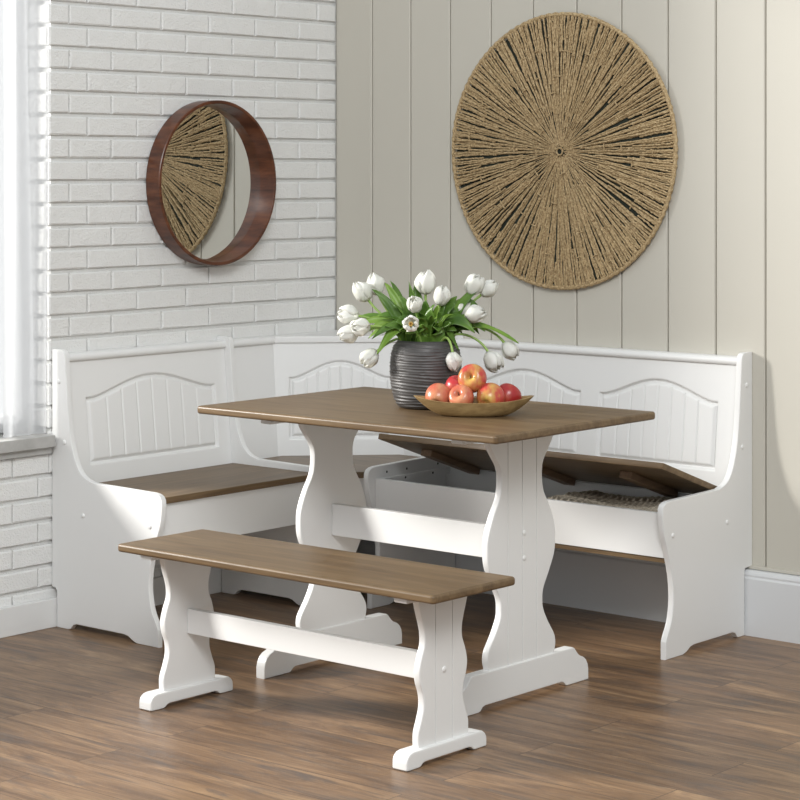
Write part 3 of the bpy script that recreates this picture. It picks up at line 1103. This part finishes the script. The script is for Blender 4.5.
def bloom(parent, base, axis, L, openness, seed, facing=False):
    rs = random.Random(seed)
    axis = axis.normalized()
    q = axis.to_track_quat('Z', 'Y').to_matrix()
    m = MB()
    for k in range(6):
        outer = k % 2
        a0 = 2 * PI * k / 6 + rs.uniform(-0.12, 0.12)
        op = openness * rs.uniform(0.8, 1.25) * (1.15 if outer else 0.9)
        Lk = L * rs.uniform(0.92, 1.06)
        nu_, nv_ = 7, 10
        vs, fs = [], []
        for i in range(nv_):
            t = i / (nv_ - 1)
            rad = 0.44 * L * (math.sin(PI * min(1, t * 0.90 + 0.06)) ** 0.62) * (1.0 if t < 0.55 else 1 - (0.36 - op) * ((t - 0.55) / 0.45) ** 1.5)
            rad = rad * (0.97 if outer else 0.88) + op * 0.30 * L * max(0, t - 0.45)
            hz_ = Lk * t * (1 - 0.10 * op)
            wid = 1.12 * (math.sin(PI * (0.06 + 0.94 * t) ** 0.95) ** 0.5) if t < 0.999 else 0.25
            for j in range(nu_):
                s = (j / (nu_ - 1)) * 2 - 1
                aa = a0 + s * wid * 0.92
                rr = rad * (1 - 0.05 * s * s) + 0.0006 * math.sin(s * 9 + k)
                ripple = 0.0022 * math.sin(s * 6 + k * 2.1 + seed) * t + 0.0012 * math.sin(t * 9 + k + seed)
                p = Vector(((rr + ripple) * math.cos(aa), (rr + ripple) * math.sin(aa), hz_ - 0.08 * L * s * s * t))
                vs.append(base + q @ p)
        for i in range(nv_ - 1):
            for j in range(nu_ - 1):
                fs.append((i * nu_ + j, i * nu_ + j + 1, (i + 1) * nu_ + j + 1, (i + 1) * nu_ + j))
        m.add(vs, fs)
    o = m.build('petals', M['petal'], parent, 80)
    sd = o.modifiers.new('thickness', 'SOLIDIFY')
    sd.thickness = 0.0009
    if facing:
        st = MB()
        for k in range(6):
            a = 2 * PI * k / 6
            d = Vector((math.cos(a) * 0.005, math.sin(a) * 0.005, 0))
            st.tube([base + q @ (d * 0.4), base + q @ (d + Vector((0, 0, L * 0.55)))], [0.0012, 0.002], 6)
        st.build('stamens', M['stamen'], o)
    return o


def leaf(parent, p0, c1, c2, p3, wid, mat='leaf', twist=0.0, seed=0, fold=0.35):
    sp = bez(p0, c1, c2, p3, 18)
    vs, fs = [], []
    nn = 5
    prev = None
    for i, p in enumerate(sp):
        t = i / (len(sp) - 1)
        tg = (sp[min(i + 1, len(sp) - 1)] - sp[max(i - 1, 0)]).normalized()
        # blade lies roughly broadside to the outward direction
        out = (p - vc)
        out.z = 0
        if out.length < 0.02:
            out = -FWD.copy()
        up = Vector((0, 0, 1)) * 0.9 + (-FWD) * 0.5
        side = tg.cross(up)
        if side.length < 0.05:
            side = tg.cross(-FWD)
        side.normalize()
        nrm = side.cross(tg).normalized()
        a = twist * (0.4 + t)
        side = (side * math.cos(a) + nrm * math.sin(a)).normalized()
        nrm = side.cross(tg).normalized()
        w_ = wid * (max(0.0, math.sin(PI * (0.10 + 0.90 * t) ** 0.80)) ** 0.75) * 0.50 + 0.0006
        for j in range(nn):
            s = j / (nn - 1) * 2 - 1
            vs.append(p + side * (w_ * s) + nrm * (fold * w_ * (abs(s) ** 1.4)) + nrm * (0.0015 * math.sin(t * 14 + seed) * s))
    for i in range(len(sp) - 1):
        for j in range(nn - 1):
            fs.append((i * nn + j, i * nn + j + 1, (i + 1) * nn + j + 1, (i + 1) * nn + j))
    o = MB().add(vs, fs).build('leaf', M[mat], parent, 80)
    sd = o.modifiers.new('thickness', 'SOLIDIFY')
    sd.thickness = 0.0012
    return o


def tulip(label, u, v, w, ax, L=0.058, op=0.25, facing=False, root=None, leaves=(), sag=0.0, seed=0):
    """bloom centre offset (u,v,w); ax bloom axis in (right,up,away); leaves: (tip u,v,w, mid lift, width, material, twist)"""
    rs = random.Random(seed * 13 + 5)
    t = thing('tulip', label, 'flower', at(0, 0, 0), 'white tulips in the grey vase')
    axis = (RGT * ax[0] + Vector((0, 0, ax[1])) + FWD * ax[2]).normalized()
    cen = at(u, v, w)
    base = cen - axis * (L * 0.5)
    ru = root if root else (max(-0.05, min(0.05, u * 0.25)) + rs.uniform(-0.008, 0.008), max(-0.045, min(0.045, w * 0.4)) + rs.uniform(-0.01, 0.01))
    p0 = at(ru[0] * 0.5, -0.05, ru[1] * 0.5)
    p1 = at(ru[0] * 1.1, 0.035 + sag, ru[1] * 1.1)
    dist = (base - p1).length
    p2 = base - axis * (dist * 0.45)
    sp = bez(p0, p1, p2, base + axis * 0.003, 16)
    MB().tube(sp, [0.0034] * 14 + [0.0036, 0.0042], 8).build('stem', M['stem'], t, 80)
    bloom(t, base, axis, L, op, seed, facing)
    extra = ((u * rs.uniform(0.45, 0.62), max(v, 0.0) * rs.uniform(0.45, 0.65) + 0.035, w * 0.6 - 0.03, 0.02, rs.uniform(0.030, 0.040), rs.choice(('leaf', 'leaf', 'leaf_light')), rs.uniform(-0.7, 0.7)),)
    for (lu, lv, lw, lift, wd_, mt_, tw) in tuple(leaves) + extra:
        q0 = at(ru[0] * 0.6 + 0.08 * lu, -0.03, ru[1] * 0.6 + 0.08 * lw)
        tip = at(lu, lv, lw)
        c1 = at(ru[0] * 0.7 + 0.22 * lu, 0.045 + lift * 0.6, ru[1] * 0.6 + 0.22 * lw)
        c2 = at(0.66 * lu, 0.66 * lv + lift, 0.66 * lw)
        leaf(t, q0, c1, c2, tip, wd_, mt_, tw, seed)
    return t


D, Lg = 'leaf', 'leaf_light'
tulip('white tulip high at the left, the outer of two leaning side by side', -0.178, 0.139, 0.05, (-0.55, 0.8, 0.0), 0.062, 0.12, seed=1,
      leaves=((-0.150, 0.145, 0.03, 0.02, 0.030, D, 0.5), (-0.150, 0.055, 0.02, 0.055, 0.030, D, 0.2)))
tulip('white pointed tulip at upper left, the inner of two side by side', -0.141, 0.158, 0.07, (-0.3, 0.95, 0.1), 0.062, 0.05, seed=2,
      leaves=((-0.115, 0.162, 0.06, 0.01, 0.034, Lg, 0.4), (-0.100, 0.165, 0.10, 0.01, 0.032, D, -0.3)))
tulip('white tulip at far left with one stray petal sticking up', -0.218, 0.077, 0.0, (-0.95, 0.15, -0.25), 0.060, 0.45, seed=3,
      leaves=((-0.185, 0.052, 0.0, 0.035, 0.034, Lg, 0.3), (-0.19, 0.068, 0.05, 0.03, 0.028, D, 0.2)))
tulip('white tulip at left tucked inside of the far left pair', -0.182, 0.045, -0.05, (-0.9, -0.05, -0.5), 0.058, 0.35, seed=4,
      leaves=((-0.165, 0.030, -0.02, 0.04, 0.036, Lg, 0.2), (-0.150, 0.012, -0.05, 0.045, 0.032, D, 0.1)))
tulip('white tulip lowest of the far left cluster, just over the bench top', -0.215, 0.024, -0.02, (-0.9, -0.3, -0.3), 0.060, 0.3, seed=5,
      leaves=((-0.160, 0.008, 0.02, 0.05, 0.034, Lg, 0.2),))
tulip('white tulip hanging at lower left in front of the diagonal seat back', -0.158, -0.042, -0.03, (-0.75, -0.6, -0.25), 0.058, 0.5, seed=6, sag=0.01,
      leaves=((-0.135, -0.030, -0.05, 0.060, 0.040, Lg, 0.1),))
tulip('large white tulip standing tallest at the top centre', 0.0, 0.166, 0.03, (0.0, 1, -0.1), 0.070, 0.28, seed=7,
      leaves=((-0.047, 0.165, 0.05, 0.0, 0.034, D, 0.9), (-0.030, 0.172, 0.06, 0.0, 0.036, D, 0.5)))
tulip('small white tulip facing forward above the open one at the centre', -0.031, 0.110, -0.06, (-0.15, 0.75, -0.6), 0.052, 0.25, seed=8,
      leaves=((-0.022, 0.085, -0.06, 0.0, 0.036, D, 0.6), (-0.075, 0.07, -0.03, 0.02, 0.036, D, 0.3), (-0.05, 0.075, 0.0, 0.02, 0.036, D, 0.3), (0.012, 0.095, -0.01, 0.0, 0.034, D, -0.3)))
tulip('open white tulip with yellow stamens facing the camera at the centre', -0.042, 0.058, -0.11, (-0.1, 0.35, -0.95), 0.048, 0.85, True, seed=9,
      leaves=((-0.01, 0.055, -0.09, 0.0, 0.034, D, 0.2), (0.03, 0.070, -0.07, 0.0, 0.036, D, -0.4), (-0.055, 0.030, -0.09, 0.02, 0.036, D, 0.5)))
tulip('white tulip just right of the tallest one, one petal curling out', 0.045, 0.130, -0.01, (0.2, 1, -0.15), 0.056, 0.40, seed=10,
      leaves=((0.045, 0.075, -0.08, 0.0, 0.036, D, -0.5), (0.015, 0.080, -0.085, 0.0, 0.034, D, 0.2), (0.058, 0.115, 0.0, 0.02, 0.036, D, -0.4), (0.035, 0.105, -0.04, 0.0, 0.036, Lg, -0.2)))
tulip('white tulip with flared petals high at the right on a bare stem', 0.136, 0.158, 0.03, (0.45, 0.85, 0), 0.062, 0.45, seed=11,
      leaves=((0.085, 0.115, 0.04, 0.03, 0.034, D, -0.3), (0.070, 0.060, -0.09, 0.005, 0.040, D, -0.5)))
tulip('white tulip at upper right beside a curling leaf tip', 0.178, 0.146, 0.05, (0.75, 0.6, 0.1), 0.058, 0.2, seed=12,
      leaves=((0.158, 0.155, 0.02, 0.02, 0.036, D, -0.2), (0.150, 0.095, 0.03, 0.07, 0.038, D, -0.5)))
tulip('white tulip half hidden behind another at the middle right', 0.108, 0.090, 0.03, (0.6, 0.7, 0.2), 0.054, 0.25, seed=13,
      leaves=((0.130, 0.075, 0.01, 0.03, 0.036, D, -0.2), (0.115, 0.060, 0.03, 0.03, 0.036, D, 0.3)))
tulip('white tulip lying out to the right at the middle height', 0.138, 0.080, -0.03, (0.9, 0.25, -0.3), 0.060, 0.25, seed=14,
      leaves=((0.135, 0.030, -0.06, 0.06, 0.044, D, -0.3), (0.118, 0.048, -0.03, 0.04, 0.042, D, -0.1), (0.105, 0.018, 0.0, 0.055, 0.040, D, 0.1)))
tulip('white tulip nodding straight down against the right side of the vase', 0.076, -0.048, -0.09, (0.12, -0.95, -0.2), 0.054, 0.15, seed=15, root=(0.045, -0.055), sag=0.02,
      leaves=((0.090, -0.020, -0.05, 0.045, 0.030, D, 0.2),))
tulip('white tulip drooping right of the vase above the apples', 0.188, -0.052, -0.03, (0.45, -0.8, -0.2), 0.062, 0.45, seed=16, sag=0.02,
      leaves=((0.150, 0.020, 0.03, 0.085, 0.040, D, -0.7),))
tulip('white tulip drooping at the far right end of the bouquet', 0.235, -0.024, 0.0, (0.55, -0.75, 0), 0.056, 0.3, seed=17, sag=0.03,
      leaves=((0.258, -0.002, -0.02, 0.055, 0.030, Lg, 0.1), (0.165, 0.030, -0.02, 0.055, 0.034, D, 0.0)))

# ------------------------------------------------------------------ sheer curtain
cm = MB()


def curtain_sheet(m, ya, yb, xmid, amp, waves, z0, z1, ph0, flare):
    nu_, nv_ = 110, 24
    vs, fs = [], []
    for i in range(nv_):
        t = i / (nv_ - 1)
        z = z0 + (z1 - z0) * t
        for j in range(nu_):
            s = j / (nu_ - 1)
            y = ya + (yb - ya) * s + flare * (1 - t) * (1 - s)
            x = xmid + amp * math.sin(s * waves * 2 * PI + ph0 + 0.5 * math.sin(t * 2.2 + s * 4)) * (0.75 + 0.25 * math.sin(s * 9 + t))
            vs.append((x, y, z))
    for i in range(nv_ - 1):
        for j in range(nu_ - 1):
            fs.append((i * nu_ + j, i * nu_ + j + 1, (i + 1) * nu_ + j + 1, (i + 1) * nu_ + j))
    m.add(vs, fs)


curtain_sheet(cm, -1.3195, -1.50, -0.001, 0.009, 2.5, 0.599, 2.36, 0.3, -0.015)
ct = thing('sheer_curtain', 'white sheer curtain hanging at the window left of the brick pier', 'curtain', (-0.05, -1.6, 0.6))
cm.build('panel', M['curtain'], ct, 80)
cm = MB()
curtain_sheet(cm, -1.375, -1.53, -0.070, 0.012, 2.5, 0.602, 2.36, 1.3, 0.05)
cm.build('panel', M['curtain'], ct, 80)
MB().tube([(-0.06, YJ - 0.004, 2.372), (-0.06, -2.6, 2.372), (-0.06, YWIN + 0.004, 2.372)], 0.011, 12).build('rod', M['trim_l'], ct)

for o in bpy.data.objects:
    if '_org' in o:
        del o['_org']
